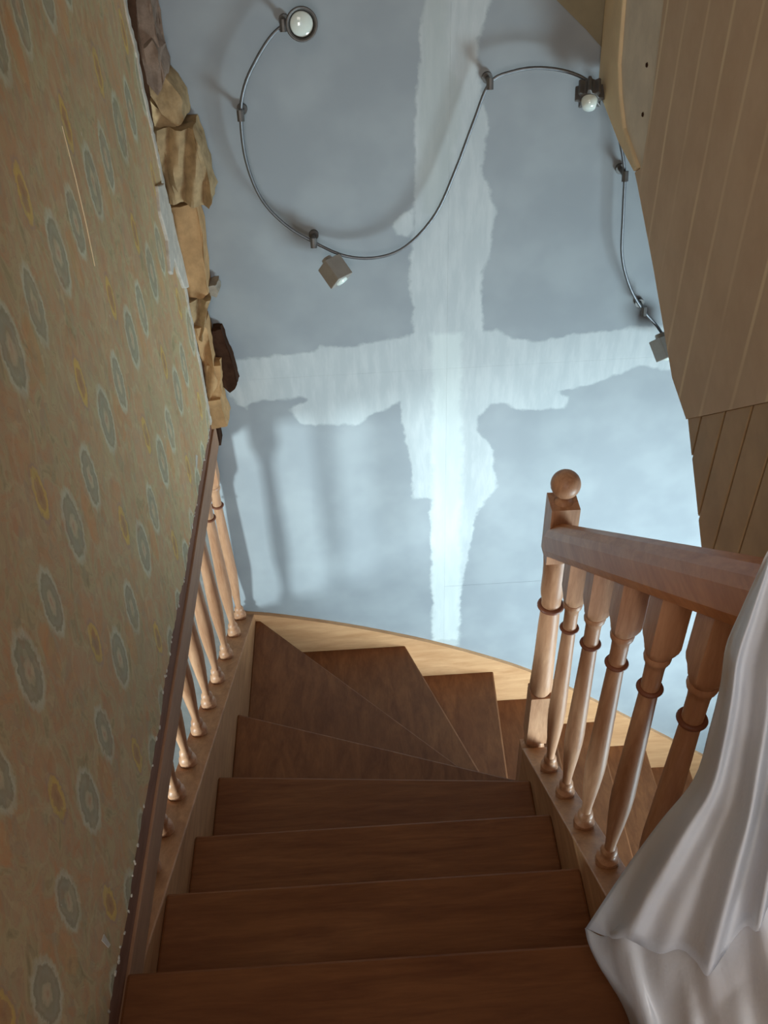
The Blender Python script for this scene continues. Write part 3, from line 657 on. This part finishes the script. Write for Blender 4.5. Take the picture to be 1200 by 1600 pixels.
nw = newel(.874, .826, right, .272, -1.62, 'newel post with square head, ringed shaft and square foot block')
bm = bmesh.new()
lathe(bm, [(.024, 0), (.019, .004), (.014, .010), (.0135, .018)] + [(.0325*math.sin(a), .050-.0325*math.cos(a)) for a in np.linspace(.5, 3.1, 14)], 28)
add_ring(nw, .874, .826, -.059, 1.55)
obj('ball_finial', bm, M['turned'], nw, loc=(.874, .826, .270), smooth=True, label='round ball finial')
bm = bmesh.new(); box(bm, -.034, .034, -.034, .034, 0, .84)
obj('top_newel', bm, M['turned'], right, loc=(XB, -.165, .185), bevel=.004)

left = empty('stair_balustrade', (-.042, 1.6, -.88), label='left balustrade of turned balusters under the papered wall', cat='balustrade')
for i, (y, z) in enumerate(((1.615, 0), (1.468, 0), (1.296, 0), (1.130, 0), (.978, 0), (.832, 0), (.686, 0), (.552, 0), (.422, 0), (.30, 0), (.18, 0))):
    o = first.copy(); C.objects.link(o); place(o, left, (-.046, y, -.065-.515*y-.005))
    add_ring(o, -.046, y, -.065-.515*y-.005+.549)
bm = bmesh.new(); rail(bm, -.064, .02, 1.60, lambda y: .70-.515*y)
obj('handrail', bm, M['rail'], left)

# ------------------------------------------------------------ track light on the back wall
tl = empty('track_light', (.7, YW, .6), label='curved steel rail light fitting snaking over the plasterboard wall', cat='light')
YR = YW-.050
pts = spline([(a, YR, b) for a, b in RAIL_LIGHT], 5)
bm = bmesh.new(); tube(bm, pts, .0042, 8)
obj('rail', bm, M['steel'], tl, smooth=True, label='thin bent steel rail')
def nearest(x, z): return min(pts, key=lambda p_: (p_.x-x)**2+(p_.z-z)**2)
so = None
for a, b in STAND:
    p_ = nearest(a, b)
    if so is None:
        bm = bmesh.new()
        tube(bm, [(0, -.008, 0), (0, .0495, 0)], .006, 10); tube(bm, [(0, .040, 0), (0, .0495, 0)], .013, 14)
        tube(bm, [(0, -.009, -.012), (0, -.002, .012)], .0085, 10)
        so = obj('standoff', bm, M['steel_dark'], tl, loc=tuple(p_), smooth=False)
    else:
        o = so.copy(); C.objects.link(o); place(o, tl, tuple(p_))
def spotlight(x, z, aim, style):
    p_ = nearest(x, z); c = Vector((x, YW-.085, z)); aim = Vector(aim).normalized()
    bm = bmesh.new(); tube(bm, [tuple(p_), tuple((p_+c)/2+Vector((0, -.01, 0))), tuple(c-aim*.01)], .006, 8)
    s_ = obj('spotlight', bm, M['steel_dark'], tl)
    bm = bmesh.new()
    if style == 'ring':
        lathe(bm, [(.012, -.034), (.024, -.028), (.030, -.012), (.034, .006), (.036, .016), (.034, .020), (.029, .018), (.027, .008)], 28)
    elif style == 'cube':
        box(bm, -.026, .026, -.026, .026, -.032, .030); lathe(bm, [(.014, -.044), (.016, -.030)], 16)
    else:
        n = 8
        prof_ = []
        for k in range(n*4):
            th = 2*PI*k/(n*4); r = .034 if (k % 4) in (0, 1) else .023
            prof_.append((r*math.cos(th), r*math.sin(th)))
        prism(bm, prof_, 2, -.026, .014); lathe(bm, [(.010, -.038), (.020, -.03), (.022, -.024)], 16)
    h = obj('lamp_head', bm, M['lamp_box'] if style == 'cube' else M['steel_dark'], s_, loc=tuple(c), bevel=.002)
    rot = aim.to_track_quat('Z', 'Y').to_euler(); h.rotation_euler = rot
    bm = bmesh.new(); lathe(bm, [(.002, .0), (.018, .003), (.026 if style == 'ring' else .019, .012 if style == 'ring' else .018), (.024 if style == 'ring' else .015, .014 if style == 'ring' else .034), (.002, .016 if style == 'ring' else .036)], 24)
    l = obj('lens', bm, M['lens'], s_, loc=tuple(c), smooth=True); l.rotation_euler = rot
for (a, b), aim, st in zip(SPOTS, ((.15, -1, .15), (.45, -.5, -.55), (-.15, -.80, -.50), (.3, -.6, -.7)), ('ring', 'cube', 'flower', 'cube')):
    spotlight(a, b, aim, st)

# ------------------------------------------------------------ plastic sheet
def surface(grid, m):
    rows = [spline([Vector(q) for q in r], m) for r in grid]
    cols = list(zip(*rows)); cols = [spline(list(c), m) for c in cols]
    return [list(r) for r in zip(*cols)]
def sheet_bm(grids):
    bm = bmesh.new()
    for gi, g in enumerate(grids):
        S = surface(g, 5); V = []
        for j, r in enumerate(S):
            row = []
            for i, p_ in enumerate(r):
                edge = min(1, i/8)
                d = noise.noise(Vector((p_.x*9, p_.y*9, p_.z*5)))*.010 + noise.noise(Vector((p_.x*40, p_.y*30, p_.z*10)))*.003 + abs(noise.noise(Vector((p_.x*16+3, p_.y*16, p_.z*7))))*.010
                row.append(bm.verts.new(p_ + Vector((-.45, -.7, .3))*d*edge))
            V.append(row)
        for j in range(len(V)-1):
            for i in range(len(V[0])-1): bm.faces.new((V[j][i], V[j][i+1], V[j+1][i+1], V[j+1][i]))
    return bm
nn = len(SHEET_A[0])
over = [(.872, -.085-.20*i/(nn-1), 1.052) for i in range(nn)]
back = [(.935, -.090-.20*i/(nn-1), .90) for i in range(nn)]; back2 = [(.945, -.095-.21*i/(nn-1), .62) for i in range(nn)]
mid = [tuple((Vector(a)+Vector(b))/2 + Vector((-.012, 0, .006))) for a, b in zip(SHEET_A[0], over)]
mid = [(a, b, max(c, 1.0)) for a, b, c in mid]
o = obj('plastic_sheet', sheet_bm([[back2, back, over, mid] + SHEET_A, SHEET_B]), M['plastic'], smooth=True)
sd = o.modifiers.new('thickness', 'SOLIDIFY'); sd.thickness = .0012
tag(o, 'milky white plastic dust sheet draped over the upper end of the right handrail', 'sheet')
